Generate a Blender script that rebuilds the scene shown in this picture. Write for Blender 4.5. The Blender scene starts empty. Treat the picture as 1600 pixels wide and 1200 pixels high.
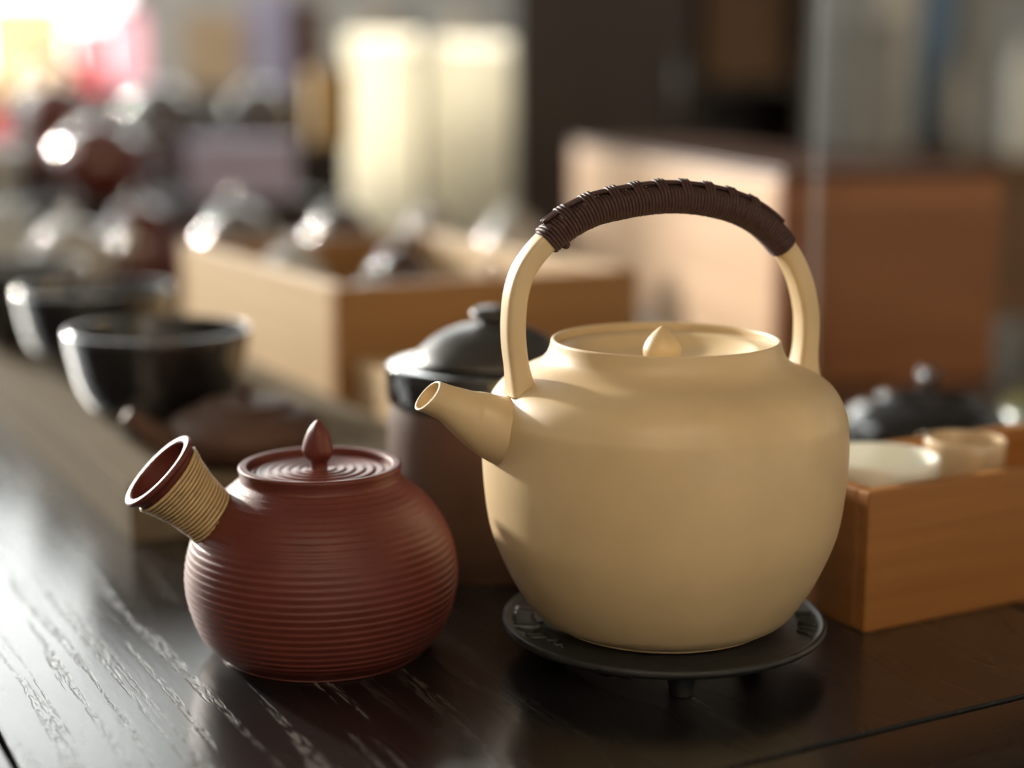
import bpy, bmesh, math, random
from mathutils import Vector, Matrix
R = math.radians
sc = bpy.context.scene
COL = sc.collection
random.seed(7)

# ------------------------------------------------------------------ camera
cam = bpy.data.objects.new('camera', bpy.data.cameras.new('camera'))
COL.objects.link(cam)
cam.location = (0, 0, .267)
cam.rotation_euler = (R(90 - 10.5), 0, 0)
cam.data.sensor_width = 36
cam.data.lens = 36 * 2470 / 1600
cam.data.clip_start = .02
cam.data.dof.use_dof = True
cam.data.dof.focus_distance = .712
cam.data.dof.aperture_fstop = 2.25
sc.camera = cam

# ------------------------------------------------------------------ world, sun, view
W = bpy.data.worlds.new('sky'); sc.world = W
W.use_nodes = True
bg = W.node_tree.nodes['Background']
bg.inputs[0].default_value = (.97, 1.0, .97, 1)
bg.inputs[1].default_value = 4.6
sun = bpy.data.objects.new('sun', bpy.data.lights.new('sun', 'SUN'))
COL.objects.link(sun)
sun.data.energy = 8.0
sun.data.angle = R(3.0)
sun.data.color = (1.0, .93, .82)
SUN_AZ, SUN_EL = R(-43), R(14)          # azimuth from +Y (negative = left), elevation
d = Vector((math.sin(SUN_AZ) * math.cos(SUN_EL), math.cos(SUN_AZ) * math.cos(SUN_EL), math.sin(SUN_EL)))
sun.rotation_euler = d.to_track_quat('Z', 'Y').to_euler()
sun.location = d * 6
vs = sc.view_settings
vs.view_transform = 'Standard'; vs.look = 'None'; vs.exposure = 0.0; vs.gamma = 1.0
vs.use_curve_mapping = False
sc.cycles.use_denoising = True
sc.cycles.max_bounces = 8
sc.cycles.caustics_reflective = False
sc.cycles.caustics_refractive = False
sc.cycles.sample_clamp_indirect = 8.0

def portal(name, loc, rot, sx, sy):
    l = bpy.data.lights.new(name, 'AREA'); l.shape = 'RECTANGLE'; l.size = sx; l.size_y = sy
    l.cycles.is_portal = True
    o = bpy.data.objects.new(name, l); COL.objects.link(o); o.location = loc; o.rotation_euler = rot
portal('window_portal_back', (-1.3, 5.06, 1.3), (R(-90), 0, 0), 2.6, 2.0)
portal('window_portal_left', (-2.66, 3.15, 1.35), (0, R(-90), 0), 1.9, 3.5)

# ------------------------------------------------------------------ materials
def nodes(name):
    m = bpy.data.materials.new(name); m.use_nodes = True
    nt = m.node_tree
    return m, nt, nt.nodes['Principled BSDF']
def N(nt, t, **kw):
    n = nt.nodes.new(t)
    for k, v in kw.items():
        if hasattr(n, k): setattr(n, k, v)
        else: n.inputs[k].default_value = v
    return n
def coords(nt, scale=(1, 1, 1), rot=(0, 0, 0)):
    tc = N(nt, 'ShaderNodeTexCoord'); mp = N(nt, 'ShaderNodeMapping')
    mp.inputs['Scale'].default_value = scale; mp.inputs['Rotation'].default_value = rot
    nt.links.new(tc.outputs['Object'], mp.inputs['Vector'])
    return mp.outputs['Vector']
def ramp(nt, fac, stops):
    r = N(nt, 'ShaderNodeValToRGB')
    while len(r.color_ramp.elements) < len(stops): r.color_ramp.elements.new(.5)
    for e, (p, c) in zip(r.color_ramp.elements, stops):
        e.position = p; e.color = tuple(c) + (1,) if len(c) == 3 else c
    nt.links.new(fac, r.inputs['Fac'])
    return r.outputs['Color']
def bump(nt, b, height, strength=.3, dist=.001):
    bn = N(nt, 'ShaderNodeBump'); bn.inputs['Strength'].default_value = strength; bn.inputs['Distance'].default_value = dist
    nt.links.new(height, bn.inputs['Height']); nt.links.new(bn.outputs['Normal'], b.inputs['Normal'])
def ceramic(name, c, rough=.4, spec=.5, coat=0, vary=.12, scale=60, bmp=.05, coat_rough=.05):
    m, nt, b = nodes(name)
    v = coords(nt)
    n1 = N(nt, 'ShaderNodeTexNoise', Scale=scale, Detail=5.0)
    nt.links.new(v, n1.inputs['Vector'])
    col = ramp(nt, n1.outputs['Fac'], [(.3, [x * (1 - vary) for x in c]), (.7, [min(1, x * (1 + vary)) for x in c])])
    nt.links.new(col, b.inputs['Base Color'])
    b.inputs['Roughness'].default_value = rough
    b.inputs['Specular IOR Level'].default_value = spec
    b.inputs['Coat Weight'].default_value = coat
    b.inputs['Coat Roughness'].default_value = coat_rough
    if bmp:
        n2 = N(nt, 'ShaderNodeTexNoise', Scale=1400.0, Detail=3.0)
        nt.links.new(v, n2.inputs['Vector'])
        bump(nt, b, n2.outputs['Fac'], bmp, .0005)
    return m
def wood(name, c1, c2, rough=.5, along='y', fine=150, spec=.4):
    m, nt, b = nodes(name)
    s = {'x': (2.2, fine, fine), 'y': (fine, 2.2, fine), 'z': (fine, fine, 2.2)}[along]
    v = coords(nt, s)
    n1 = N(nt, 'ShaderNodeTexNoise', Scale=1.0, Detail=6.0, Roughness=.6)
    nt.links.new(v, n1.inputs['Vector'])
    nt.links.new(ramp(nt, n1.outputs['Fac'], [(.32, c1), (.68, c2)]), b.inputs['Base Color'])
    b.inputs['Roughness'].default_value = rough
    b.inputs['Specular IOR Level'].default_value = spec
    bump(nt, b, n1.outputs['Fac'], .15, .0006)
    return m
def table_wood(name, along='y'):
    m, nt, b = nodes(name)
    def sc3(a, l): return (a, l, a) if along == 'y' else (l, a, a)
    def noise(a, l, det=4.0, dist=0.):
        n = N(nt, 'ShaderNodeTexNoise', Scale=1.0, Detail=det, Distortion=dist)
        nt.links.new(coords(nt, sc3(a, l)), n.inputs['Vector']); return n.outputs['Fac']
    def math_(op, a, c):
        n = N(nt, 'ShaderNodeMath', operation=op)
        for i, x in enumerate((a, c)):
            if isinstance(x, (int, float)): n.inputs[i].default_value = x
            else: nt.links.new(x, n.inputs[i])
        return n.outputs[0]
    lines = ramp(nt, noise(115, 3.2, 2.0, .35), [(.54, (0, 0, 0)), (.57, (1, 1, 1)), (.61, (1, 1, 1)), (.64, (0, 0, 0))])
    cluster = ramp(nt, noise(22, 1.2, 1.0), [(.40, (0, 0, 0)), (.55, (1, 1, 1))])
    sx = N(nt, 'ShaderNodeSeparateXYZ'); tco = N(nt, 'ShaderNodeTexCoord'); nt.links.new(tco.outputs['Object'], sx.inputs[0])
    band = ramp(nt, sx.outputs[0], [(0, (.5,) * 3), (.10, (.6,) * 3), (.14, (1,) * 3), (.25, (1,) * 3), (.30, (.16,) * 3), (.60, (.2,) * 3), (.9, (.5,) * 3)])   # open-grained strip of the plank
    dash = ramp(nt, noise(520, 95, 3.0), [(.44, (0, 0, 0)), (.56, (1, 1, 1))])
    pores = math_('MULTIPLY', math_('MULTIPLY', math_('MULTIPLY', lines, cluster), dash), band)
    mx = N(nt, 'ShaderNodeMix', data_type='RGBA')
    nt.links.new(pores, mx.inputs['Factor'])
    mx.inputs[6].default_value = (.0075, .0070, .0075, 1); mx.inputs[7].default_value = (.12, .115, .11, 1)
    nt.links.new(mx.outputs[2], b.inputs['Base Color'])
    soft = noise(420, 60, 4.0)
    rr = N(nt, 'ShaderNodeMapRange'); nt.links.new(noise(30, 8, 3.0), rr.inputs[0])
    rr.inputs[3].default_value = .20; rr.inputs[4].default_value = .34
    nt.links.new(rr.outputs[0], b.inputs['Roughness'])
    b.inputs['Specular IOR Level'].default_value = .5
    b.inputs['Coat Weight'].default_value = .7; b.inputs['Coat Roughness'].default_value = .2
    h = math_('SUBTRACT', math_('MULTIPLY', soft, .22), math_('MULTIPLY', pores, .9))
    bump(nt, b, h, .35, .0008)
    nt.links.new(b.inputs['Normal'].links[0].from_socket, b.inputs['Coat Normal'])
    return m
def plain(name, c, rough=.6, spec=.3, vary=.08, scale=20, metal=0):
    m = ceramic(name, c, rough, spec, 0, vary, scale, 0)
    m.node_tree.nodes['Principled BSDF'].inputs['Metallic'].default_value = metal
    return m
def paper(name, c, trans=.5, vary=.06):
    m, nt, b = nodes(name)
    n1 = N(nt, 'ShaderNodeTexNoise', Scale=25.0, Detail=4.0); nt.links.new(coords(nt), n1.inputs['Vector'])
    col = ramp(nt, n1.outputs['Fac'], [(.3, [x * (1 - vary) for x in c]), (.7, [min(1, x * (1 + vary)) for x in c])])
    nt.links.new(col, b.inputs['Base Color']); b.inputs['Roughness'].default_value = .8
    b.inputs['Specular IOR Level'].default_value = .1
    t = N(nt, 'ShaderNodeBsdfTranslucent'); nt.links.new(col, t.inputs['Color'])
    mix = N(nt, 'ShaderNodeMixShader'); mix.inputs[0].default_value = trans
    nt.links.new(b.outputs[0], mix.inputs[1]); nt.links.new(t.outputs[0], mix.inputs[2])
    nt.links.new(mix.outputs[0], nt.nodes['Material Output'].inputs['Surface'])
    return m
def pane_mat(name, tint=(1, 1, 1), frost=0.0):
    m, nt, b = nodes(name)
    t = N(nt, 'ShaderNodeBsdfTransparent'); t.inputs[0].default_value = tint + (1,)
    g = N(nt, 'ShaderNodeBsdfGlossy'); g.inputs['Roughness'].default_value = .02
    fr = N(nt, 'ShaderNodeFresnel'); ge = N(nt, 'ShaderNodeNewGeometry')
    mr = N(nt, 'ShaderNodeMapRange'); mr.inputs[3].default_value = 1.45; mr.inputs[4].default_value = 1 / 1.45   # a thin sheet: no total reflection at its far face
    nt.links.new(ge.outputs['Backfacing'], mr.inputs[0]); nt.links.new(mr.outputs[0], fr.inputs['IOR'])
    mix = N(nt, 'ShaderNodeMixShader')
    nt.links.new(fr.outputs[0], mix.inputs[0]); nt.links.new(t.outputs[0], mix.inputs[1]); nt.links.new(g.outputs[0], mix.inputs[2])
    out = mix.outputs[0]
    if frost:
        dn = N(nt, 'ShaderNodeBsdfTranslucent'); dn.inputs[0].default_value = (.8, .82, .84, 1)
        m2 = N(nt, 'ShaderNodeMixShader'); m2.inputs[0].default_value = frost
        nt.links.new(out, m2.inputs[1]); nt.links.new(dn.outputs[0], m2.inputs[2]); out = m2.outputs[0]
    nt.links.new(out, nt.nodes['Material Output'].inputs['Surface'])
    return m
def glow(name, c, s):
    m, nt, b = nodes(name)
    b.inputs['Base Color'].default_value = (.8, .8, .8, 1)
    b.inputs['Emission Color'].default_value = c + (1,); b.inputs['Emission Strength'].default_value = s
    return m

M = dict(
    cream=ceramic('cream_glaze', (.64, .485, .28), .44, .5, .10, .05, 40, .06, .22),
    clay=ceramic('red_clay', (.122, .028, .021), .46, .36, 0, .10, 70, .25),
    clay_lid=ceramic('burnished_red_clay', (.150, .040, .030), .33, .6, 0, .10, 70, .12),
    rattan=ceramic('rattan', (.50, .36, .185), .5, .4, 0, .12, 200, .15),
    cord=ceramic('brown_cord', (.058, .026, .023), .55, .4, 0, .30, 500, .3),
    thread=plain('pale_thread', (.5, .42, .32)),
    iron=ceramic('cast_iron', (.020, .021, .021), .42, .45, 0, .4, 130, .5),
    table=table_wood('black_oak', 'y'), table_end=table_wood('black_oak_cross', 'x'),
    table_leg=plain('black_paint', (.012, .011, .011), .4),
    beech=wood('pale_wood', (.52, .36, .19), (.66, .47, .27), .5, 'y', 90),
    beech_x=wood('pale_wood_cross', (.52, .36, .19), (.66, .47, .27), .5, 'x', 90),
    crate_shade_x=wood('crate_wood_shaded_cross', (.30, .15, .05), (.38, .20, .072), .5, 'x', 90),  # crate front and back: shade painted in as a darker wood colour
    tray_x=wood('honey_wood_cross', (.26, .105, .026), (.36, .155, .042), .45, 'x', 80),
    tray_y=wood('honey_wood', (.26, .105, .026), (.36, .155, .042), .45, 'y', 80),
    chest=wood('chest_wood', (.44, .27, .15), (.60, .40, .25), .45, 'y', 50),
    chest_shade_x=wood('chest_wood_shaded_cross', (.22, .085, .032), (.32, .135, .055), .45, 'x', 50),  # darker copy of the chest wood, with the front's shade in its colour
    lidwood=wood('chest_lid_wood', (.075, .032, .018), (.11, .048, .026), .5, 'y', 50),
    riser=wood('riser_wood', (.15, .125, .09), (.21, .175, .13), .85, 'y', 70, .05),
    darkwood=wood('dark_wood', (.020, .014, .012), (.040, .026, .020), .4, 'z', 40),
    darkwood_x=wood('dark_wood_cross', (.020, .014, .012), (.040, .026, .020), .4, 'x', 40),
    brownwood=wood('brown_wood', (.14, .075, .035), (.22, .12, .055), .5, 'x', 40),
    black=ceramic('black_glaze', (.012, .011, .012), .12, .6, 1.0, .3, 60, .0),
    satin=ceramic('satin_black_glaze', (.030, .027, .025), .34, .9, 0, .2, 50, .0),
    brownglaze=ceramic('brown_glaze', (.060, .026, .019), .14, .6, 1.0, .3, 50, .0),
    jarbrown=ceramic('jar_clay', (.095, .052, .036), .6, .35, 0, .25, 25, .2),
    redglaze=ceramic('red_glaze', (.14, .030, .020), .13, .6, 1.0, .2, 50, .0),
    greyglaze=ceramic('grey_glaze', (.50, .50, .48), .14, .5, .4, .15, 40, .0),
    slate=ceramic('slate_glaze', (.16, .145, .14), .13, .6, 1.0, .2, 40, .0),
    white=ceramic('white_porcelain', (.82, .82, .74), .15, .5, .5, .05, 40, .0),
    tan=ceramic('tan_porcelain', (.55, .42, .27), .15, .5, .5, .08, 40, .0),
    olive=ceramic('olive_glaze', (.085, .085, .028), .25, .5, .3, .2, 40, .0),
    lavender=plain('lavender_paper', (.58, .55, .76)), amber=plain('amber_paper', (.58, .36, .11)),
    blue=plain('blue_card', (.20, .33, .52)), beige=plain('beige_card', (.82, .62, .42)),
    brown=plain('brown_card', (.17, .07, .04)), greycard=plain('grey_card', (.34, .345, .33)),
    whitecard=plain('white_card', (.86, .87, .84)),
    paperbag=paper('cream_paper', (.96, .91, .79), .86),
    peach=paper('peach_paper', (.98, .82, .62), .6), pink=paper('pink_paper', (.90, .30, .34), .55), rose=paper('rose_paper', (.95, .70, .76), .65),
    wall=plain('wall_plaster', (.46, .45, .42), .8, .1), wall_b=plain('back_wall_plaster', (.52, .51, .48), .8, .1),
    wall_f=plain('front_wall_plaster', (.72, .70, .66), .8, .1),
    floor=plain('floor_boards', (.12, .09, .07), .5, .3), ceil=plain('ceiling_plaster', (.28, .27, .25), .8, .1),
    frame=plain('window_paint', (.24, .24, .21), .5, .3), pane=pane_mat('window_glass'),
    acrylic=pane_mat('acrylic', (.93, .95, .96), .05),
    lamp=glow('warm_lamp', (1.0, .79, .54), 21.5), bulb=glow('warm_bulb', (1.0, .62, .22), 140), metal=plain('lamp_metal', (.3, .3, .3), .35, .5, .05, 20, 1),
)

# ------------------------------------------------------------------ helpers
def tag(o, label=None, cat=None, group=None, kind=None):
    if label: o['label'] = label
    if cat: o['category'] = cat
    if group: o['group'] = group
    if kind: o['kind'] = kind
    return o
def empty(name, loc, rz=0, label=None, cat=None, group=None):
    o = bpy.data.objects.new(name, None); COL.objects.link(o)
    o.empty_display_size = .03
    o.location = loc; o.rotation_euler = (0, 0, rz)
    return tag(o, label, cat, group)
def obj(name, me, mat, parent=None, loc=None, rot=None):
    o = bpy.data.objects.new(name, me); COL.objects.link(o)
    if mat is not None and not me.materials: me.materials.append(mat)
    if parent: o.parent = parent
    if loc: o.location = loc
    if rot: o.rotation_euler = rot
    return o
def mesh(name, vs_, fs, smooth=True):
    me = bpy.data.meshes.new(name); me.from_pydata(vs_, [], fs)
    if smooth:
        for p in me.polygons: p.use_smooth = True
    me.update()
    bm = bmesh.new(); bm.from_mesh(me); bmesh.ops.recalc_face_normals(bm, faces=bm.faces); bm.to_mesh(me); bm.free()
    return me
def smooth_curve(pts, k=6):
    """Catmull-Rom through tuples of any dimension"""
    out = []; n = len(pts)
    for i in range(n - 1):
        p0 = pts[max(i - 1, 0)]; p1 = pts[i]; p2 = pts[i + 1]; p3 = pts[min(i + 2, n - 1)]
        for j in range(k):
            t = j / k
            out.append(tuple(.5 * (2 * b + (c - a) * t + (2 * a - 5 * b + 4 * c - e) * t * t + (3 * b - a - 3 * c + e) * t ** 3)
                             for a, b, c, e in zip(p0, p1, p2, p3)))
    out.append(tuple(pts[-1]))
    return out
def lathe_data(prof, segs=96, wob=None):
    vs_, fs, ring = [], [], []
    for r, z in prof:
        if r < 1e-6:
            ring.append([len(vs_)]); vs_.append((0, 0, z))
        else:
            s = len(vs_); ring.append(list(range(s, s + segs)))
            for i in range(segs):
                a = 2 * math.pi * i / segs
                rr = r * (1 + (wob(a, z) if wob else 0))
                vs_.append((rr * math.cos(a), rr * math.sin(a), z))
    for A, B in zip(ring, ring[1:]):
        if len(A) == 1 and len(B) == 1: continue
        for i in range(segs):
            j = (i + 1) % segs
            if len(A) == 1: fs.append((A[0], B[i], B[j]))
            elif len(B) == 1: fs.append((A[i], A[j], B[0]))
            else: fs.append((A[i], A[j], B[j], B[i]))
    return vs_, fs
def lathe(name, prof, mat, parent=None, segs=96, loc=None, rot=None, wob=None):
    v, f = lathe_data(prof, segs, wob)
    return obj(name, mesh(name, v, f), mat, parent, loc, rot)
def sweep_data(path, sect, segs=16, closed=False, cap=True, up=Vector((0, 0, 1)), normals=None):
    """path: Vectors; sect(i, a) -> (n, b) offsets in the frame; frame by parallel transport"""
    vs_, fs = [], []
    n = len(path); T = []
    for i in range(n):
        T.append((path[min(i + 1, n - 1)] - path[max(i - 1, 0)]).normalized())
    nrm = up - T[0] * up.dot(T[0])
    if nrm.length < 1e-4: nrm = Vector((1, 0, 0)) - T[0] * T[0].x
    nrm.normalize()
    for i in range(n):
        if normals: nrm = Vector(normals[i])
        nrm = (nrm - T[i] * nrm.dot(T[i])).normalized()
        b = T[i].cross(nrm)
        for k in range(segs):
            a = 2 * math.pi * k / segs
            x, y = sect(i, a)
            vs_.append(tuple(path[i] + nrm * x + b * y))
    for i in range(n - 1):
        for k in range(segs):
            j = (k + 1) % segs
            fs.append((i * segs + k, i * segs + j, (i + 1) * segs + j, (i + 1) * segs + k))
    if cap:
        fs.append(tuple(range(segs))); fs.append(tuple((n - 1) * segs + k for k in range(segs)))
    return vs_, fs
def tube(name, path, rad, mat, parent=None, segs=12, cap=True, loc=None, up=Vector((0, 0, 1)), flat=1.0):
    path = [Vector(p) for p in path]
    rf = rad if callable(rad) else (lambda i: rad)
    v, f = sweep_data(path, lambda i, a: (rf(i) * math.cos(a), rf(i) * flat * math.sin(a)), segs, cap=cap, up=up)
    return obj(name, mesh(name, v, f), mat, parent, loc)
def boxm(name, x0, x1, y0, y1, z0, z1, bev=.0015, seg=2):
    bm = bmesh.new()
    bmesh.ops.create_cube(bm, size=1)
    for v in bm.verts:
        v.co = Vector((x0 + (v.co.x + .5) * (x1 - x0), y0 + (v.co.y + .5) * (y1 - y0), z0 + (v.co.z + .5) * (z1 - z0)))
    if bev:
        bmesh.ops.bevel(bm, geom=list(bm.edges), offset=bev, segments=seg, affect='EDGES', profile=.6)
    me = bpy.data.meshes.new(name); bm.to_mesh(me); bm.free()
    return me
def box(name, lims, mat, parent=None, bev=.0015, loc=None):
    return obj(name, boxm(name, *lims, bev=bev), mat, parent, loc)
def join_data(parts):
    V, F = [], []
    for v, f in parts:
        o = len(V); V += v; F += [tuple(i + o for i in q) for q in f]
    return V, F

GRID = R(28)                      # the table and most boxes stand turned by this angle
CU, SU = math.cos(GRID), math.sin(GRID)
def tv(v, u, z=0.): return (v * CU - u * SU, v * SU + u * CU, z)   # table coordinates -> world

# ------------------------------------------------------------------ the room
def struct(name, lims, mat, bev=0): return tag(box(name, lims, mat, None, bev), kind='structure')
FZ = -.75
struct('floor', (-2.75, 2.6, -2.6, 5.15, FZ - .1, FZ), M['floor'])
struct('ceiling', (-2.75, 2.6, -2.6, 5.15, 2.45, 2.55), M['ceil'])
struct('wall_right', (2.5, 2.6, -2.6, 5.15, FZ, 2.45), M['wall'])
struct('wall_front', (-2.75, 2.5, -2.6, -2.5, FZ, 2.45), M['wall_f'])
# back wall with two window openings
def wall_with_holes(name, mat, pieces):
    data = []
    for p in pieces:
        me = boxm('t', *p, bev=0)
        data.append(([tuple(v.co) for v in me.vertices], [tuple(q.vertices) for q in me.polygons])); bpy.data.meshes.remove(me)
    v, f = join_data(data)
    return tag(obj(name, mesh(name, v, f, False), mat), kind='structure')
wall_with_holes('wall_back', M['wall_b'], [
    (-2.75, -1.17, 5.0, 5.1, FZ, .30), (-1.17, .02, 5.0, 5.1, FZ, .64),
    (-2.75, .02, 5.0, 5.1, 2.3, 2.45), (.02, 2.5, 5.0, 5.1, FZ, 2.45), (-1.17, -1.03, 5.0, 5.1, .64, 2.3), (-2.75, -2.66, 5.0, 5.1, .30, 2.3)])
wall_with_holes('wall_left', M['wall'], [
    (-2.75, -2.65, -2.6, 1.4, FZ, 2.45), (-2.75, -2.65, 1.4, 4.98, FZ, .40), (-2.75, -2.65, 1.4, 4.98, 2.3, 2.45), (-2.75, -2.65, 4.98, 5.0, FZ, 2.45)])
def window(name, axis, at, a0, a1, z0, z1, nm):
    o = empty(name, (0, 0, 0)); tag(o, kind='structure')
    def bar(n, p0, p1, q0, q1, dep=.03, mat=M['frame'], thick=.0):
        if axis == 'y': box(n, (p0, p1, at - dep, at + dep, q0, q1), mat, o, 0)
        else: box(n, (at - dep, at + dep, p0, p1, q0, q1), mat, o, 0)
    w = .025
    bar('window_frame', a0, a1, z0, z0 + w); bar('window_frame', a0, a1, z1 - w, z1)
    bar('window_frame', a0, a0 + w, z0 + w, z1 - w); bar('window_frame', a1 - w, a1, z0 + w, z1 - w)
    step = (a1 - a0) / nm
    for i in range(1, nm): bar('mullion', a0 + i * step - .012, a0 + i * step + .012, z0 + w, z1 - w)
    for i in range(nm):
        p0 = a0 + i * step + (.012 if i else w); p1 = a0 + (i + 1) * step - (.012 if i < nm - 1 else w)
        bar('pane', p0, p1, z0 + w, z1 - w, .002, M['pane'])
window('window_1', 'y', 5.05, -2.66, -1.17, .30, 2.30, 1)
window('window_2', 'y', 5.05, -1.03, .02, .64, 2.30, 1)
window('window_3', 'x', -2.70, 1.4, 4.98, .40, 2.30, 2)

struct('added_dark_panel_1', (.05, 2.5, 4.95, 5.0, .62, 2.45), M['darkwood_x'])     # unseen dark panel, added so the table reflects less light at right

# ceiling lamps, behind and beside the camera
def panel_lamp(x, y, label, h=.34):
    o = empty('ceiling_light', (x, y, 2.45), 0, label, 'ceiling light')
    box('lamp_frame', (-h, h, -h, h, -.05, 0), M['metal'], o, .004)
    box('diffuser', (-h + .03, h - .03, -h + .03, h - .03, -.056, -.048), M['lamp'], o, 0)
panel_lamp(.9, -1.7, 'square warm ceiling light nearest the right wall')
panel_lamp(-.6, -1.9, 'square warm ceiling light above and behind the red teapot')
o = empty('pendant_lamp', (1.60, 1.08, .36), 0, 'small warm pendant lamp hanging to the right of the cream kettle', 'lamp')
lathe('lamp_shade', [(.012, .10), (.02, .10), (.075, .0), (.071, .0), (.017, .093), (.012, .093)], M['metal'], o, 40)
lathe('bulb', [(0, -.045), (.018, -.037), (.025, -.018), (.018, .002), (.01, .03), (.01, .09), (0, .09)], M['bulb'], o, 24)
tube('cable', [(0, 0, .095), (0, 0, 2.09)], .003, M['table_leg'], o, 8)

# ------------------------------------------------------------------ table
t = empty('display_table', (0, 0, 0), GRID, 'long black oak table carrying all the teapots and boxes', 'table')
U0, U1 = .485, 3.1
edges = [-.42, .104, .61, 1.02, 1.42]
for a, b in zip(edges, edges[1:]):
    box('plank', (a + .0012, b - .0012, U0 + .0012, U1, -.035, 0), M['table'], t, .0016)
box('end_board', (-.42, 1.42, U0 - .17, U0 - .0012, -.035, 0), M['table_end'], t, .0016)
box('apron', (-.36, 1.36, U0 - .10, U1 - .06, -.11, -.0355), M['table_leg'], t, .002)
for a in (-.36, 1.28):
    for b in (U0 - .10, U1 - .14): box('leg', (a, a + .08, b, b + .08, FZ, -.11), M['table_leg'], t, .003)

# ------------------------------------------------------------------ cast iron trivet
K = Vector((.0718, .73, .0176))
TR = Vector((.0732, .7305, 0))
tr = empty('iron_trivet', TR, 0, 'round black cast iron trivet under the cream kettle', 'trivet')
ZT = .0176
lathe('plate', smooth_curve([(0, ZT - .0049), (.04, ZT - .0049), (.066, ZT - .0047), (.0745, ZT - .0038), (.0771, ZT - .0022)], 4)
      + smooth_curve([(.0776, ZT - .001), (.0772, ZT + .0004), (.0757, ZT + .0009), (.0742, ZT + .0002), (.0728, ZT - .0003), (.060, ZT - .0002), (.052, ZT - .0001), (0, ZT - .0001)], 4), M['iron'], tr, 128)
for a in (-87, 33, 153):
    lathe('foot', smooth_curve([(0, 0), (.0046, 0), (.0054, .0012), (.0060, .006), (.0075, .0128), (0, .0128)], 3), M['iron'], tr, 24, (.0560 * math.cos(R(a)), .0560 * math.sin(R(a)), 0))
# raised relief marks along the left of the plate (kept in polar coordinates: angle, radius)
def relief(marks):
    for pts in marks:
        q = [(r * math.cos(R(a)), r * math.sin(R(a)), ZT - .0002) for a, r in smooth_curve([(a, .0755 - (.0755 - r) * 1.35) for a, r in pts], 4)]
        tube('relief_mark', q, .0011, M['iron'], tr, 6)
relief([[(176, .073), (178, .066)], [(180, .0735), (182, .066)], [(184, .0735), (186, .0655)], [(188, .0735), (190, .066), (188.5, .0635)],
        [(193, .0735), (198, .0700), (197.5, .0665), (193, .0655)], [(201, .0725), (204, .0665)], [(205, .0725), (208, .0665)],
        [(211, .0690), (213.5, .0650), (217, .0690), (219, .0668), (220.5, .0690)],
        [(170, .073), (172, .066)], [(345, .073), (347, .067)], [(350, .0735), (352, .0675), (355, .072)], [(358, .0735), (360, .067)], [(364, .073), (365, .067)], [(338, .0725), (341, .0675)]])

# ------------------------------------------------------------------ cream kettle
kt = empty('cream_kettle', K, 0, 'large cream glazed kettle with an arched cord-wrapped handle, on the iron trivet', 'kettle')
outer = smooth_curve([(.0, .0004), (.048, .0003), (.0522, .0011), (.0605, .0052), (.0668, .0130), (.0745, .0266), (.0819, .0457), (.0849, .0646), (.0860, .0833), (.0852, .0987),
                      (.0834, .1049), (.0803, .1110), (.0760, .1158), (.0690, .1200), (.0612, .1236), (.0566, .1272), (.0546, .1310), (.0537, .1346)], 6)
outer += smooth_curve([(.0536, .1352), (.0531, .1358), (.0521, .1358), (.0515, .1352), (.0513, .1335), (.0512, .126), (.0560, .121), (.0700, .114), (.0780, .100), (.080, .083)], 4)[0:]
lathe('body', outer, M['cream'], kt, 160)
# lid: flat flange, dished middle, pointed bud knob
lid = lathe('lid', smooth_curve([(.0508, .1290), (.0509, .1316), (.0503, .1322), (.0470, .1322), (.0440, .1320), (.0415, .1312), (.0375, .1285), (.0320, .1258), (.0220, .1240), (.0, .1236)], 5), M['cream'], kt, 128)
lathe('knob', smooth_curve([(.0080, .1234), (.0084, .1262), (.0090, .1290), (.0089, .1312), (.0078, .1342), (.0056, .1372), (.0030, .1398), (.0012, .1412), (.0, .1416)], 5), M['cream'], lid, 40, (-.0015, 0, 0))
HA = R(21)
hd = Vector((-math.cos(HA), -math.sin(HA), 0))            # the handle and spout share this vertical plane
hn = Vector((-hd.y, hd.x, 0))
def hp(s, z): return hd * s + Vector((0, 0, z))
hpts = [(.0725, .1150), (.0742, .1240), (.0760, .1367), (.0763, .1484), (.0748, .1613), (.0702, .1726), (.0597, .1840), (.0460, .1925), (.0303, .1975), (.0013, .2006),
        (-.0252, .1976), (-.0458, .1899), (-.0615, .1763), (-.0701, .1625), (-.0749, .1468), (-.0758, .1343), (-.0752, .1230), (-.0745, .1140)]
hc = smooth_curve(hpts, 10)
hpath = [hp(s, z) for s, z in hc]
nH = len(hpath)
mid = hp(0, .140)
hnorm = []
for i, p in enumerate(hpath):
    T = (hpath[min(i + 1, nH - 1)] - hpath[max(i - 1, 0)]).normalized()
    q = hn.cross(T); q = q if q.dot(p - mid) > 0 else -q
    hnorm.append(q)
def sup(a, e):
    c, s = math.cos(a), math.sin(a)
    return math.copysign(abs(c) ** (2 / e), c), math.copysign(abs(s) ** (2 / e), s)
def hsec(i, a):
    x, y = sup(a, 4.2)
    d0 = min(i, nH - 1 - i) / 10
    fl = 1 + .42 * max(0, 1 - d0 / 1.6) ** 2
    return x * .00475 * fl, y * .0064 * fl
v, f = sweep_data(hpath, hsec, 28, normals=hnorm)
hobj = obj('handle', mesh('handle', v, f), M['cream'], kt)
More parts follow.
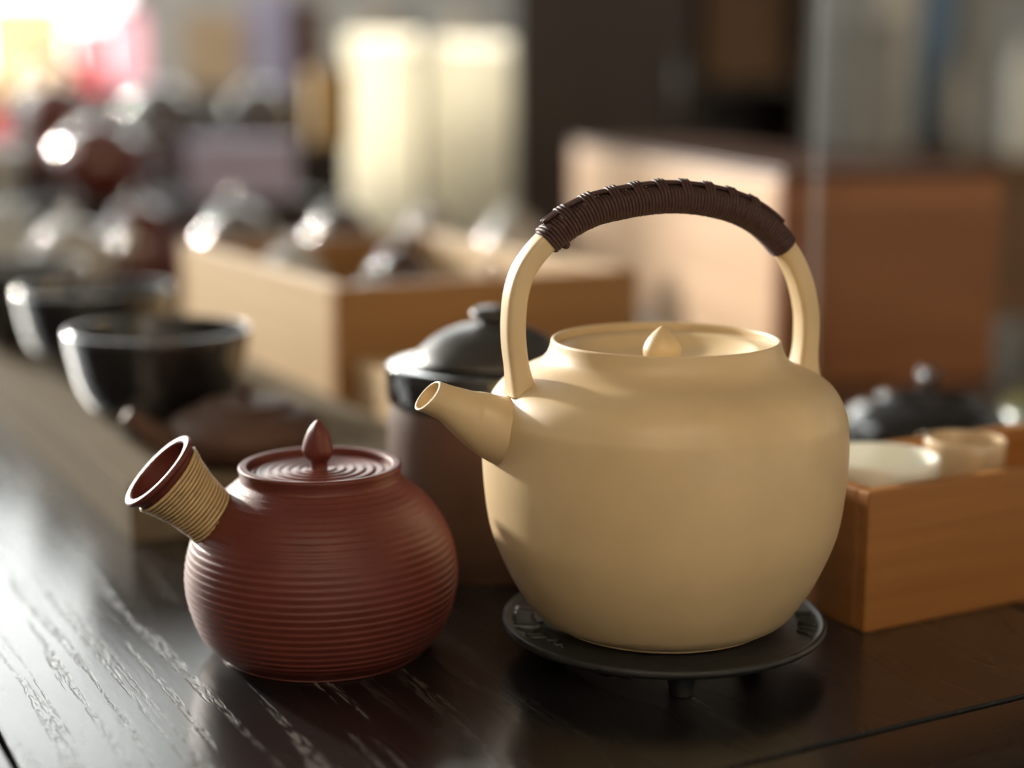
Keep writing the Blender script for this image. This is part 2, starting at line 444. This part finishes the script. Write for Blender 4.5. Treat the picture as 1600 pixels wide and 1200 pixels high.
# cord wrapping: two lengthwise strands on top, one long coiled cord
i0 = next(i for i, p in enumerate(hc) if p[1] > .1825)
i1 = max(i for i, p in enumerate(hc) if p[1] > .1755)
hcum = [0.0]
for a_, b_ in zip(hpath[i0:i1], hpath[i0 + 1:i1 + 1]): hcum.append(hcum[-1] + (b_ - a_).length)
def hframe(t):
    w_ = t * hcum[-1]; q_ = 0
    while q_ < len(hcum) - 2 and hcum[q_ + 1] < w_: q_ += 1
    x = i0 + q_ + (w_ - hcum[q_]) / (hcum[q_ + 1] - hcum[q_]); i = min(int(x), nH - 2); w = x - i
    p = hpath[i].lerp(hpath[i + 1], w); q = hnorm[i].lerp(hnorm[i + 1], w).normalized()
    return p, q
NC = 80; PER = 24
cp = []
for k in range(NC * PER + 1):
    tt = k / (NC * PER); p, q = hframe(tt)
    a = 2 * math.pi * k / PER
    c, s = sup(a, 2.5)
    coil = int((k + PER / 2) // PER)
    over = (coil % 7) < 3 and 4 < coil < NC - 12
    rx, ry = .0058, .0073
    ang = (a + math.pi) % (2 * math.pi) - math.pi
    lift = .0030 * math.exp(-(ang / .55) ** 2) if over else 0
    jit = random.uniform(-.00012, .00012)
    cp.append(p + q * (c * rx + lift + jit) + hn * (s * ry))
wrap = tube('handle_wrap', cp, .00092, M['cord'], kt, 6)
for off in (-.0012, .0012):
    sp = []
    for k in range(61):
        p, q = hframe(.03 + .90 * k / 60); sp.append(p + q * .0076 + hn * off)
    tube('core_strand', sp, .00105, M['cord'], wrap, 8)
p, q = hframe(.06)
lathe('knot', smooth_curve([(0, -.0022), (.0018, -.0014), (.0022, 0), (.0016, .0014), (0, .0022)], 3), M['cord'], wrap, 12, tuple(p - q * .0078 - hn * .002), (.4, .3, 0))
p, q = hframe(.80)
tube('loose_thread', [tuple(p + q * x - hn * math.sqrt(max(0, 1 - (x / .0075) ** 2)) * .0089 + hd * y) for x, y in ((.0048, -.0006), (.003, -.0012), (.0006, -.0013), (-.0018, -.0005), (-.0030, .0002))], .00022, M['thread'], wrap, 6)
# spout
secs = smooth_curve([(.1164, .1164, .0083, 0), (.1108, .1139, .0083, .10), (.1060, .1116, .0088, .22), (.0984, .1062, .0115, .45), (.0925, .1024, .0142, .68), (.0874, .0996, .0163, .85), (.0800, .0965, .0180, 1), (.0740, .0950, .0185, 1)], 5)
e0 = (hp(.1218, .1104) - hp(.1110, .1223)).normalized()    # slant of the mouth
e1 = (hp(.080, .080) - hp(.086, .118)).normalized()        # slant where it meets the belly
def ring(s, z, r, w, rad_scale=1.0, shift=None):
    c = hp(s, z) + (shift or Vector())
    e = (e0.lerp(e1, w)).normalized()
    return [tuple(c + (e * math.cos(2 * math.pi * k / 40) * 1.0 + hn * math.sin(2 * math.pi * k / 40) * (.96 if w < .5 else .90)) * r * rad_scale) for k in range(40)]
rings = [ring(*q) for q in reversed(secs)]
ax = (hp(.1164, .1164) - hp(.106, .1116)).normalized()
s0, z0, r0, _ = secs[0]
rings.append(ring(s0, z0, r0, 0, .975, ax * .0007))
rings.append(ring(s0, z0, r0, 0, .90, ax * .0008))
rings.append(ring(s0, z0, r0, 0, .84, ax * .0002))
for q in secs[1:14]: rings.append(ring(*q, rad_scale=.83))
V = [p for r_ in rings for p in r_]
Fc = [(i * 40 + k, i * 40 + (k + 1) % 40, (i + 1) * 40 + (k + 1) % 40, (i + 1) * 40 + k) for i in range(len(rings) - 1) for k in range(40)]
Fc.append(tuple((len(rings) - 1) * 40 + k for k in range(40)))
obj('spout', mesh('spout', V, Fc), M['cream'], kt)

# ------------------------------------------------------------------ red clay teapot
RP = Vector((-.0919, .737, 0))
rt = empty('red_teapot', RP, 0, 'small ribbed red clay teapot with a rattan-wrapped side handle, beside the kettle', 'teapot')
rp = smooth_curve([(0, .0004), (.0445, .0), (.0495, .0016), (.0560, .0073), (.0612, .0165), (.0648, .0300), (.0652, .0420), (.0622, .0555), (.0560, .0675), (.0485, .0765), (.0425, .0815), (.0388, .0848)], 24)
L = [0]
for a, b in zip(rp, rp[1:]): L.append(L[-1] + math.hypot(b[0] - a[0], b[1] - a[1]))
prof = []
PITCH = .00345
for (r, z), l in zip(rp, L):
    if z > .004:
        env = min(1, (z - .004) / .006) * (1 if z < .066 else max(.35, 1 - (z - .066) / .012))
        ph = (l / PITCH) % 1.0
        saw = (ph / .72 if ph < .72 else (1 - ph) / .28)
        r += env * .00052 * (saw - .5)
    prof.append((r, z))
# finer sampling happens through the dense curve; rim and inner wall
prof += smooth_curve([(.0383, .0862), (.0384, .0882), (.0388, .0898), (.0389, .0908), (.0385, .0915), (.0374, .0918), (.0356, .0917), (.0347, .0912), (.0344, .0902), (.0343, .085), (.0343, .080), (.040, .076), (.050, .068)], 3)
lathe('body', prof, M['clay'], rt, 160, wob=lambda a, z: .0018 * math.sin(a * 2 + z * 40) * .4)
lp = []
for k in range(121):
    r = .0341 * (1 - k / 120)
    z = .0880 + .0012 * (1 - (r / .034) ** 2)
    if .006 < r < .0325:
        ph = ((.0341 - r) / .0046) % 1.0
        z += .00075 * (.5 + .5 * math.cos(2 * math.pi * ph)) - .0003
    if r < .0065: z += .0006 * (1 - r / .0065)
    lp.append((r, z))
lid = lathe('lid', [(.0341, .085)] + lp, M['clay_lid'], rt, 128)
def facet(a, z): return .075 * math.cos(3 * a + z * 90 + .6) * min(1, max(0, (z - .0925) * 250))
lathe('knob', smooth_curve([(.0054, .0862), (.0044, .0880), (.0040, .0898), (.0045, .0915), (.0064, .0940), (.0073, .0965), (.0071, .0990), (.0062, .1026), (.0046, .1066), (.0026, .1096), (.0009, .1114), (.0, .1118)], 5), M['clay'], lid, 48, (-.0005, 0, .0014), wob=facet)
# hollow side handle, flared, axis rising to the left and towards the viewer
A2 = R(20)
h2 = Vector((-math.cos(A2), -math.sin(A2), 0))
p_in, p_out = h2 * .0400 + Vector((0, 0, .0572)), h2 * .0765 + Vector((0, 0, .0947))
axis = (p_out - p_in); LEN = axis.length; axis.normalize()
quat = axis.to_track_quat('Z', 'X')
Lh = LEN
hprof = smooth_curve([(.0150, .0), (.0130, .006), (.0124, Lh - .030), (.0134, Lh - .021), (.0155, Lh - .012), (.0176, Lh - .0062), (.0184, Lh - .0042)], 6)
hprof += [(.0185, Lh - .0040), (.0188, Lh - .0026)] + smooth_curve([(.0196, Lh - .0024), (.0206, Lh - .0018), (.0210, Lh - .0008), (.0209, Lh + .0002), (.0202, Lh + .0006), (.0180, Lh + .0006), (.0172, Lh + .0002)], 3)
hprof += smooth_curve([(.0169, Lh - .0006), (.0167, Lh - .004), (.0158, Lh - .010), (.0138, Lh - .018), (.0110, Lh - .024), (0, Lh - .026)], 4)
v, f = lathe_data(hprof, 72)
mt = Matrix.Translation(p_in) @ quat.to_matrix().to_4x4()
sh = obj('side_handle', mesh('side_handle', [tuple(mt @ Vector(q)) for q in v], f), M['clay'], rt)
# rattan coil
def hr(z):
    pts = [(Lh - .042, .0128), (Lh - .030, .0127), (Lh - .021, .0137), (Lh - .012, .0159), (Lh - .0062, .0180), (Lh - .0040, .0189)]
    for (a, b), (c, d_) in zip(pts, pts[1:]):
        if z <= c: return b + (d_ - b) * (z - a) / (c - a)
    return pts[-1][1]
zc0, zc1, NCO = Lh - .0400, Lh - .0058, 18
cp = []
for k in range(NCO * 30 + 1):
    tt = k / (NCO * 30); z = zc0 + (zc1 - zc0) * tt; a = 2 * math.pi * k / 30
    r = hr(z) + .0005 + random.uniform(-.0001, .0001)
    z2 = z + .0006 * math.sin(a + 1.0)
    cp.append(tuple(mt @ Vector((r * math.cos(a), r * math.sin(a), z2))))
tube('rattan_wrap', cp, .00088, M['rattan'], sh, 8)

# ------------------------------------------------------------------ open trays and boxes
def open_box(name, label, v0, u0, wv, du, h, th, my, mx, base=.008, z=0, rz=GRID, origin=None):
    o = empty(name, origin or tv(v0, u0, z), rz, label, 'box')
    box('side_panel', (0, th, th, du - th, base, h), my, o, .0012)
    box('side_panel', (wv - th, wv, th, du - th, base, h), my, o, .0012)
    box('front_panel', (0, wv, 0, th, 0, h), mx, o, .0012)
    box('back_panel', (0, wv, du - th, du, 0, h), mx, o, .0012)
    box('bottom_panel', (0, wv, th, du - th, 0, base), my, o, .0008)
    return o
TRAY_V, TRAY_U = .510, .584
open_box('wooden_tray', 'honey brown open wooden box holding pale cups, right of the kettle', TRAY_V, TRAY_U, .34, .087, .0726, .009, M['tray_y'], M['tray_x'], .012)
open_box('wooden_crate', 'pale open wooden crate with sunlit left side, behind the black bowls', .443, 1.119, .272, .415, .120, .014, M['beech'], M['crate_shade_x'], .012)

def lidded_chest(name, label, loc, rz, wx, dy, h, mside, mfront):
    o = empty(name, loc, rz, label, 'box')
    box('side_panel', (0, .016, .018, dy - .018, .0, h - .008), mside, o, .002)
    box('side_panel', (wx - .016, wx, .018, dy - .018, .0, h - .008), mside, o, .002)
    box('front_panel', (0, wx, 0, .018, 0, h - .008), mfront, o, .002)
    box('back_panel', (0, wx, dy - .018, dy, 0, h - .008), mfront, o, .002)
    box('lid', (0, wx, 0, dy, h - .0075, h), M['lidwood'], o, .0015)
    return o
lidded_chest('wooden_chest', 'large wooden chest with sunlit pale left side and shaded brown front, behind the kettle', (.243, 1.434, 0), R(10.5), .215, .86, .196, M['chest'], M['chest_shade_x'])
o = empty('small_wooden_box', tv(.456, .975), GRID, 'low pale wooden box between the crate and the brown jar', 'box')
box('box_body', (0, .13, 0, .135, 0, .050), M['beech'], o, .0015)
box('lid', (-.001, .131, -.001, .136, .0505, .064), M['beech_x'], o, .0015)

# ------------------------------------------------------------------ risers and plinths
RISER_V, RISER_U = .228, .914
def plinth(name, label, v0, v1, u0, u1, z, mat, my=None):
    o = empty(name, tv(v0, u0), GRID, label, 'riser')
    box('top_board', (0, v1 - v0, 0, u1 - u0, z - .015, z), mat, o, .0015)
    box('side_board', (0, .015, .015, u1 - u0, 0, z - .0152), my or mat, o, .001)
    box('side_board', (v1 - v0 - .015, v1 - v0, .015, u1 - u0, 0, z - .0152), my or mat, o, .001)
    box('front_board', (0, v1 - v0, 0, .0148, 0, z - .0152), M['darkwood_x'] if mat is not M['riser'] else M['riser'], o, .001)
plinth('display_riser', 'long low beige wooden riser under the row of black bowls', RISER_V, .436, RISER_U, 2.12, .037, M['riser'])
plinth('display_step', 'lower dark wooden display step behind the crate', .18, .86, 2.17, 2.52, .115, M['darkwood_x'], M['darkwood'])
plinth('display_step', 'higher dark wooden display step at the far end of the table', .18, .93, 2.54, 2.92, .178, M['darkwood_x'], M['darkwood'])

# ------------------------------------------------------------------ bowls, pots and jars
def bowl(name, loc, r, h, mat, label, group=None, cat='bowl', tilt=(0, 0, 0)):
    th = r * .05
    p = smooth_curve([(0, h * .03), (r * .36, h * .03), (r * .40, 0), (r * .46, 0), (r * .48, h * .06), (r * .66, h * .16), (r * .86, h * .42), (r * .96, h * .75), (r, h * .97)], 4)
    p += smooth_curve([(r - th * .2, h), (r - th * .8, h), (r - th, h * .97), (r * .96 - th, h * .74), (r * .84 - th, h * .42), (r * .60, h * .18), (r * .30, h * .10), (0, h * .09)], 4)
    o = lathe(name, p, mat, None, 64, loc, tilt)
    return tag(o, label, cat, group)
bz = .037
g = 'black bowls on the beige riser'
bowl('black_bowl', (-.240, 1.060, bz), .062, .072, M['black'], 'nearest black glazed bowl on the beige riser', g)
bowl('black_bowl', (-.338, 1.270, bz), .062, .074, M['black'], 'second black glazed bowl on the riser, just behind the nearest', g)
bowl('black_bowl', (-.452, 1.440, bz), .062, .074, M['black'], 'third black glazed bowl on the riser, at the left picture edge', g)

def pot(name, loc, r, h, mat, label, cat='teapot', rz=0, lidmat=None, spout=True, handle='back', group=None, knobr=.16, squat=1.0, shoulder=.72):
    """round lidded pot: body, lid (> knob), spout, handle"""
    o = empty(name, loc, rz, label, cat, group)
    nr = r * .55
    p = smooth_curve([(0, 0), (r * .55, 0), (r * .62, h * .02), (r * .88, h * .22), (r, h * .48), (r * .96, h * .68), (r * .80, h * .86), (nr * 1.12, h * .95), (nr * 1.04, h)], 4)
    p += [(nr * .97, h), (nr * .95, h * .93)]
    lathe('body', p, mat, o, 56)
    l = lathe('lid', smooth_curve([(nr * 1.02, h * 1.002), (nr * 1.05, h * 1.02), (nr * .98, h * 1.05), (nr * .6, h * 1.10), (nr * .25, h * 1.13), (0, h * 1.135)], 4), lidmat or mat, o, 48)
    k = knobr * r
    lathe('knob', smooth_curve([(k * .55, h * 1.12), (k * .5, h * 1.14), (k * .95, h * 1.14 + k * .6), (k, h * 1.14 + k * 1.0), (k * .6, h * 1.14 + k * 1.6), (0, h * 1.14 + k * 1.8)], 4), lidmat or mat, l, 24)
    if spout:
        pts = smooth_curve([(r * .80, 0, h * .42), (r * 1.12, 0, h * .56), (r * 1.32, 0, h * .78), (r * 1.5, 0, h * .98)], 5)
        n = len(pts)
        tube('spout', pts, lambda i: r * (.22 - .13 * i / (n - 1)), mat, o, 16)
    if handle == 'back':
        pts = smooth_curve([(-r * .86, 0, h * .80), (-r * 1.25, 0, h * .86), (-r * 1.45, 0, h * .60), (-r * 1.28, 0, h * .32), (-r * .92, 0, h * .26)], 6)
        tube('handle', pts, r * .085, mat, o, 10)
    elif handle == 'side':
        n = 8
        pts = [(0, -r * (.9 + .95 * i / n), h * (.62 + .42 * i / n)) for i in range(n + 1)]
        tube('handle', pts, lambda i: r * (.17 + .09 * i / n), mat, o, 16)
    elif handle == 'arch':
        pts = [(r * .72 * math.cos(R(a)), 0, h * .86 + r * 1.15 * math.sin(R(a))) for a in range(0, 181, 10)]
        tube('handle', pts, r * .075, mat, o, 10)
    return o
# squat brown pot on the riser end
pot('brown_teapot', (-.168, .978, bz), .050, .036, M['jarbrown'], 'squat dark brown teapot on the riser, behind the red teapot', rz=R(205), handle='none', knobr=.10)
# brown jar with black lid behind, between the two pots
j = empty('brown_jar', (-.012, .890, 0), 0, 'tall brown clay jar with black glazed lid, between the red teapot and kettle', 'jar')
lathe('body', smooth_curve([(0, 0), (.050, 0), (.0555, .003), (.0585, .020), (.0595, .05), (.0590, .08), (.0570, .095)], 5) + [(.054, .096), (.053, .088)], M['jarbrown'], j, 80)
lathe('collar', smooth_curve([(.0574, .0935), (.0592, .095), (.0600, .104), (.0598, .1125), (.0585, .1150), (.0480, .1155), (.044, .1135)], 4), M['black'], j, 80)
l = lathe('lid', smooth_curve([(.0430, .1150), (.0446, .1165), (.0440, .1185), (.0390, .1240), (.0290, .1315), (.0150, .1365), (0, .1375)], 4), M['satin'], j, 72)
lathe('knob', smooth_curve([(.0075, .1362), (.007, .1385), (.0110, .1415), (.0112, .1440), (.007, .1465), (0, .1472)], 4), M['satin'], l, 32)

# cups in the tray
tz = .0122
def cup(loc, r, h, mat, label, tilt=(0, 0, 0)):
    th = .0022
    p = smooth_curve([(0, .003), (r * .5, .003), (r * .52, 0), (r * .62, 0), (r * .68, h * .08), (r * .86, h * .35), (r * .96, h * .7), (r, h * .985)], 4)
    p += smooth_curve([(r - th * .3, h), (r - th * .8, h * .995), (r - th, h * .96), (r * .93 - th, h * .6), (r * .75, h * .25), (r * .4, h * .10), (0, h * .09)], 4)
    return tag(lathe('tea_cup', p, mat, None, 64, loc, tilt), label, 'cup', 'cups in the honey brown tray')
cup(tv(.553, .6275, tz), .032, .066, M['white'], 'white porcelain cup in the tray, nearest the kettle')
cup(tv(.614, .6275, tz), .022, .069, M['tan'], 'tan porcelain cup in the tray, right of the white cup')
pot('black_teapot', (.300, 1.120, 0), .060, .052, M['black'], 'low black lidded pot behind the tray, in front of the chest', rz=R(60), spout=False, handle='none', knobr=.13)
pot('olive_teapot', (.430, 1.165, 0), .064, .048, M['olive'], 'low olive green lidded pot behind the tray, at the right picture edge', rz=R(60), spout=False, handle='none', knobr=.13)

# small pots inside the crate
cz = .0122
g = 'small pots inside the pale crate'
pot('small_teapot', tv(.520, 1.225, cz), .040, .088, M['slate'], 'slate grey teapot in the near left corner of the crate', rz=R(118), group=g)
pot('small_teapot', tv(.637, 1.235, cz), .040, .082, M['redglaze'], 'red brown teapot in the near right corner of the crate', rz=R(118), group=g)
pot('small_teapot', tv(.520, 1.420, cz), .040, .098, M['greyglaze'], 'pale grey teapot in the far left corner of the crate', rz=R(118), group=g)
pot('small_teapot', tv(.637, 1.430, cz), .040, .092, M['brownglaze'], 'brown teapot in the far right corner of the crate', rz=R(118), group=g)

g = 'teapots shown behind the crate'
S2, S3 = .115, .178
for (name, loc, r, h, mat, label, rz, hk) in [
    ('red_brown_teapot', (-.470, 2.000, 0), .056, .115, 'redglaze', 'red brown teapot on the table just left of the crate', 200, 'back'),
    ('grey_teapot', (-.618, 1.935, bz), .048, .085, 'greyglaze', 'pale grey teapot at the far end of the riser, leftmost', 30, 'back'),
    ('grey_teapot', (-.500, 1.790, bz), .050, .076, 'greyglaze', 'pale grey teapot on the riser behind the third bowl', 40, 'back'),
    ('slate_teapot', (-.330, 1.900, 0), .056, .118, 'slate', 'slate teapot standing right behind the left of the crate', 70, 'back'),
    ('brown_teapot', (-.205, 1.900, 0), .050, .118, 'brownglaze', 'brown teapot standing right behind the middle of the crate', 80, 'back'),
    ('white_teapot', (-.100, 1.930, 0), .046, .112, 'greyglaze', 'pale teapot behind the crate, below the cream paper bags', 200, 'none'),
    ('white_teapot', (.000, 1.960, 0), .044, .108, 'greyglaze', 'pale teapot behind the crate, nearest the chest', 200, 'none'),
    ('red_brown_teapot', (-.590, 2.290, S2), .070, .098, 'redglaze', 'large red brown teapot on the lower display step', 190, 'back'),
    ('slate_teapot', (-.735, 2.200, S2), .060, .080, 'greyglaze', 'pale grey pot at the left end of the lower display step', 190, 'none'),
    ('slate_teapot', (-.600, 2.740, S3), .064, .092, 'slate', 'slate teapot on the higher display step, leftmost', 200, 'back'),
    ('slate_teapot', (-.432, 2.735, S3), .060, .090, 'slate', 'slate teapot on the higher display step, second from left', 250, 'back'),
    ('black_teapot', (-.730, 2.560, S3), .062, .090, 'redglaze', 'dark red teapot at the left end of the higher display step', 170, 'arch'),
]:
    pot(name, loc, r, h, M[mat], label, rz=R(rz), handle=hk, spout=hk != 'none', group=g)

# packets and cartons
def carton(name, loc, rz, w, d_, h, mat, label, cat='box'):
    o = empty(name, loc, rz, label, cat)
    box('carton_body', (-w / 2, w / 2, -d_ / 2, d_ / 2, 0, h * .8), mat, o, .002)
    box('lid', (-w / 2 - .002, w / 2 + .002, -d_ / 2 - .002, d_ / 2 + .002, h * .8 + .0004, h), mat, o, .002)
    return o
carton('lavender_box', (-.395, 2.330, S2), R(10), .155, .10, .082, M['lavender'], 'lavender gift box on the lower display step')
carton('amber_box', (-.318, 2.790, S3), R(15), .066, .06, .125, M['amber'], 'small amber box on the higher display step')

def paper_bag(loc, rz, w, d_, h, label):
    o = empty('paper_bag', loc, rz, label, 'paper bag')
    V = []; nz = 12; per = []
    m_ = 6
    for s_ in range(4): 
        for k in range(m_): per.append((s_, k / m_))
    def pt(s_, t_, z):
        c = [(-1, -1), (1, -1), (1, 1), (-1, 1), (-1, -1)]
        a, b = c[s_], c[s_ + 1]
        x = a[0] + (b[0] - a[0]) * t_; y = a[1] + (b[1] - a[1]) * t_
        zz = z / nz
        pin = 1 - .45 * zz ** 3
        fold = (1 - .12 * zz * (1 - abs(2 * t_ - 1))) if s_ in (1, 3) else 1
        return (x * w / 2 * fold * (1 + .012 * math.sin(9 * zz + x * 2)), y * d_ / 2 * pin, h * zz)
    n = len(per)
    for z in range(nz + 1):
        for s_, t_ in per: V.append(pt(s_, t_, z))
    Fq = [(i * n + k, i * n + (k + 1) % n, (i + 1) * n + (k + 1) % n, (i + 1) * n + k) for i in range(nz) for k in range(n)]
    Fq.append(tuple(range(n)))
    obj('bag_body', mesh('bag_body', V, Fq, False), M['paperbag'], o)
    for yy in (-d_ * .26, d_ * .26):
        tube('carry_loop', [(w * .2 * math.cos(R(a)), yy, h - .004 + .05 * math.sin(R(a))) for a in range(0, 181, 15)], .003, M['beige'], o, 8)
paper_bag((-.242, 3.010, 0), R(4), .134, .10, .372, 'cream paper bag standing on the table, left of the pair')
paper_bag((-.080, 2.990, 0), R(-3), .152, .10, .362, 'cream paper bag standing on the table, right of the pair')

# low sideboard by the back window with boxes on it
s = empty('sideboard', (-1.15, 3.62, FZ), 0, 'low dark sideboard in front of the back window', 'sideboard')
box('carcass', (0, 1.10, .012, .34, .08, 1.0), M['darkwood'], s, .003)
box('top', (-.015, 1.115, -.005, .355, 1.0005, 1.02), M['darkwood_x'], s, .003)
for k in range(3):
    dr = box('door', (.012 + k * .363, .355 + k * .363, -.004, .0115, .10, .98), M['darkwood'], s, .002)
    lathe('knob', smooth_curve([(.004, 0), (.004, .008), (.009, .012), (.009, .018), (0, .021)], 3), M['metal'], dr, 16, (.33 + k * .363, -.004, .60), (R(90), 0, 0))
for a in (.0, 1.04):
    for b in (.02, .27): box('leg', (a, a + .06, b, b + .06, 0, .08), M['darkwood'], s, .002)
SB = FZ + 1.0205
carton('beige_box', (-.695, 3.76, SB), .1, .125, .12, .17, M['beige'], 'beige box on the sideboard by the window, leftmost')
carton('lavender_box', (-.560, 3.77, SB), -.1, .10, .10, .22, M['lavender'], 'lavender box on the sideboard by the window')
carton('brown_box', (-.475, 3.80, SB), 0, .055, .12, .20, M['brown'], 'narrow brown box on the sideboard by the window')
carton('white_box', (-.378, 3.76, SB), .05, .11, .12, .165, M['whitecard'], 'white box on the sideboard, fourth from the left')
carton('grey_box', (-.255, 3.76, SB), .05, .10, .12, .15, M['greycard'], 'grey box on the sideboard, right of the white box')
carton('white_box', (-.125, 3.77, SB), -.03, .12, .12, .19, M['whitecard'], 'white box at the right end of the sideboard')

# paper banners hanging by the left window
def banner(x, y, w, ztop, zbot, mat, label, rz=0):
    o = empty('paper_banner', (x, y, zbot), rz, label, 'banner')
    nx, nz = 14, 10; V = []
    for i in range(nz + 1):
        for k in range(nx + 1):
            V.append((-w / 2 + w * k / nx, .006 * math.sin(k * .9 + i * .25), (ztop - zbot) * i / nz))
    n = len(V)
    V += [(a, b + .0012, c) for a, b, c in V]
    Fq = []
    for i in range(nz):
        for k in range(nx):
            q = (i * (nx + 1) + k, i * (nx + 1) + k + 1, (i + 1) * (nx + 1) + k + 1, (i + 1) * (nx + 1) + k)
            Fq.append(q); Fq.append(tuple(reversed([n + z for z in q])))
    rim = [k for k in range(nx + 1)] + [i * (nx + 1) + nx for i in range(1, nz + 1)] + [nz * (nx + 1) + k for k in range(nx - 1, -1, -1)] + [i * (nx + 1) for i in range(nz - 1, 0, -1)]
    for a, b in zip(rim, rim[1:] + rim[:1]): Fq.append((a, b, n + b, n + a))
    obj('sheet', mesh('sheet', V, Fq), mat, o)
    tube('rod', [(-w / 2 - .02, 0, ztop - zbot), (w / 2 + .02, 0, ztop - zbot)], .006, M['brown'], o, 10)
    for x_ in (-w / 2, w / 2): tube('string', [(x_, 0, ztop - zbot), (x_, 0, 2.45 - zbot)], .0012, M['brown'], o, 6)
banner(-1.265, 4.20, .215, .485, .12, M['peach'], 'peach paper banner hanging by the window, at the left picture edge')
banner(-1.112, 4.25, .085, .43, .24, M['pink'], 'narrow pink paper banner hanging by the window')
banner(-1.026, 4.30, .095, .48, .28, M['rose'], 'pale rose paper banner hanging by the window')
banner(-1.300, 4.05, .14, .22, .02, M['pink'], 'red pink paper banner hanging lowest, at the left picture edge')

# ------------------------------------------------------------------ dark cabinet at the back
cb = empty('display_cabinet', (.006, 3.22, FZ), 0, 'tall dark wooden display cabinet behind the chest', 'cabinet')
CW, CD, CH = .595, .42, 2.1
box('side_panel', (0, .02, 0, CD, 0, CH), M['darkwood'], cb, .002)
box('side_panel', (CW - .02, CW, 0, CD, 0, CH), M['darkwood'], cb, .002)
box('divider', (.345, .360, .002, CD, .0, CH - .02), M['darkwood'], cb, .001)
box('back_panel', (.02, CW - .02, CD - .012, CD, 0, CH), M['darkwood'], cb, 0)
box('top', (.02, CW - .02, 0, CD - .012, CH - .02, CH), M['darkwood_x'], cb, .001)
dr = box('door', (.022, .343, -.012, .002, .06, CH - .024), M['darkwood'], cb, .002)
tube('handle', [(.325, -.012, .95), (.325, -.030, .96), (.325, -.030, 1.08), (.325, -.012, 1.09)], .004, M['metal'], dr, 8)
for z_ in (.06, .62, 1.02, 1.45, 1.80): box('shelf', (.3602, CW - .0202, .004, CD - .0122, z_, z_ + .018), M['darkwood_x'], cb, .001)
carton('brown_chest', (.482, 3.40, FZ + 1.0385), 0, .17, .16, .30, M['brownwood'], 'brown wooden box on a shelf of the dark cabinet')

# back counter on the right with small wares
ct = empty('back_counter', (.64, 2.98, FZ), 0, 'grey brown counter along the back right', 'counter')
box('carcass', (.01, 1.55, .012, .50, 0, .865), M['brownwood'], ct, .003)
box('worktop', (0, 1.56, 0, .51, .8655, .893), M['brownwood'], ct, .003)
for k in range(3): box('door', (.02 + k * .51, .52 + k * .51, -.004, .0115, .05, .85), M['brownwood'], ct, .002)
CT = FZ + .8935
carton('grey_canister', (.700, 3.20, CT), .05, .105, .10, .26, M['greycard'], 'dark grey carton at the left end of the back counter')
def bottle(loc, r, h, mat, label):
    o = empty('bottle', loc, 0, label, 'bottle')
    lathe('body', smooth_curve([(0, 0), (r * .95, 0), (r, h * .03), (r, h * .62), (r * .9, h * .70), (r * .45, h * .80), (r * .38, h * .92)], 4) + [(0, h * .92)], mat, o, 40)
    lathe('cap', smooth_curve([(r * .46, h * .90), (r * .48, h * .92), (r * .48, h * .99), (r * .4, h), (0, h)], 3), M['metal'], o, 32)
bottle((1.000, 3.14, CT), .036, .25, M['white'], 'white bottle on the back counter, nearest the right picture edge')
bottle((.895, 3.24, CT), .035, .22, M['greyglaze'], 'pale grey bottle on the back counter, left of the white bottle')
pot('black_teapot', (.822, 3.10, CT), .040, .050, M['black'], 'small black teapot on the back counter', rz=R(20), handle='none', spout=False)
carton('blue_box', (.890, 3.40, CT), .0, .07, .06, .36, M['blue'], 'tall blue carton at the back of the counter')
carton('white_carton', (.800, 3.40, CT), .0, .09, .06, .38, M['whitecard'], 'tall white carton at the back of the counter, left of the blue one')
carton('grey_canister', (.960, 3.41, CT), .0, .055, .06, .36, M['greycard'], 'tall dark grey carton at the back of the counter, right of the blue one')

# clear acrylic upright in front of the chest
ap = empty('acrylic_panel', (.2405, 1.26, 0), R(-11), 'clear upright acrylic panel seen edge-on in front of the chest', 'panel')
box('sheet', (-.0025, .0025, -.0, .14, .0085, .62), M['acrylic'], ap, .0008)
box('base', (-.03, .03, 0, .14, 0, .008), M['acrylic'], ap, .0008)
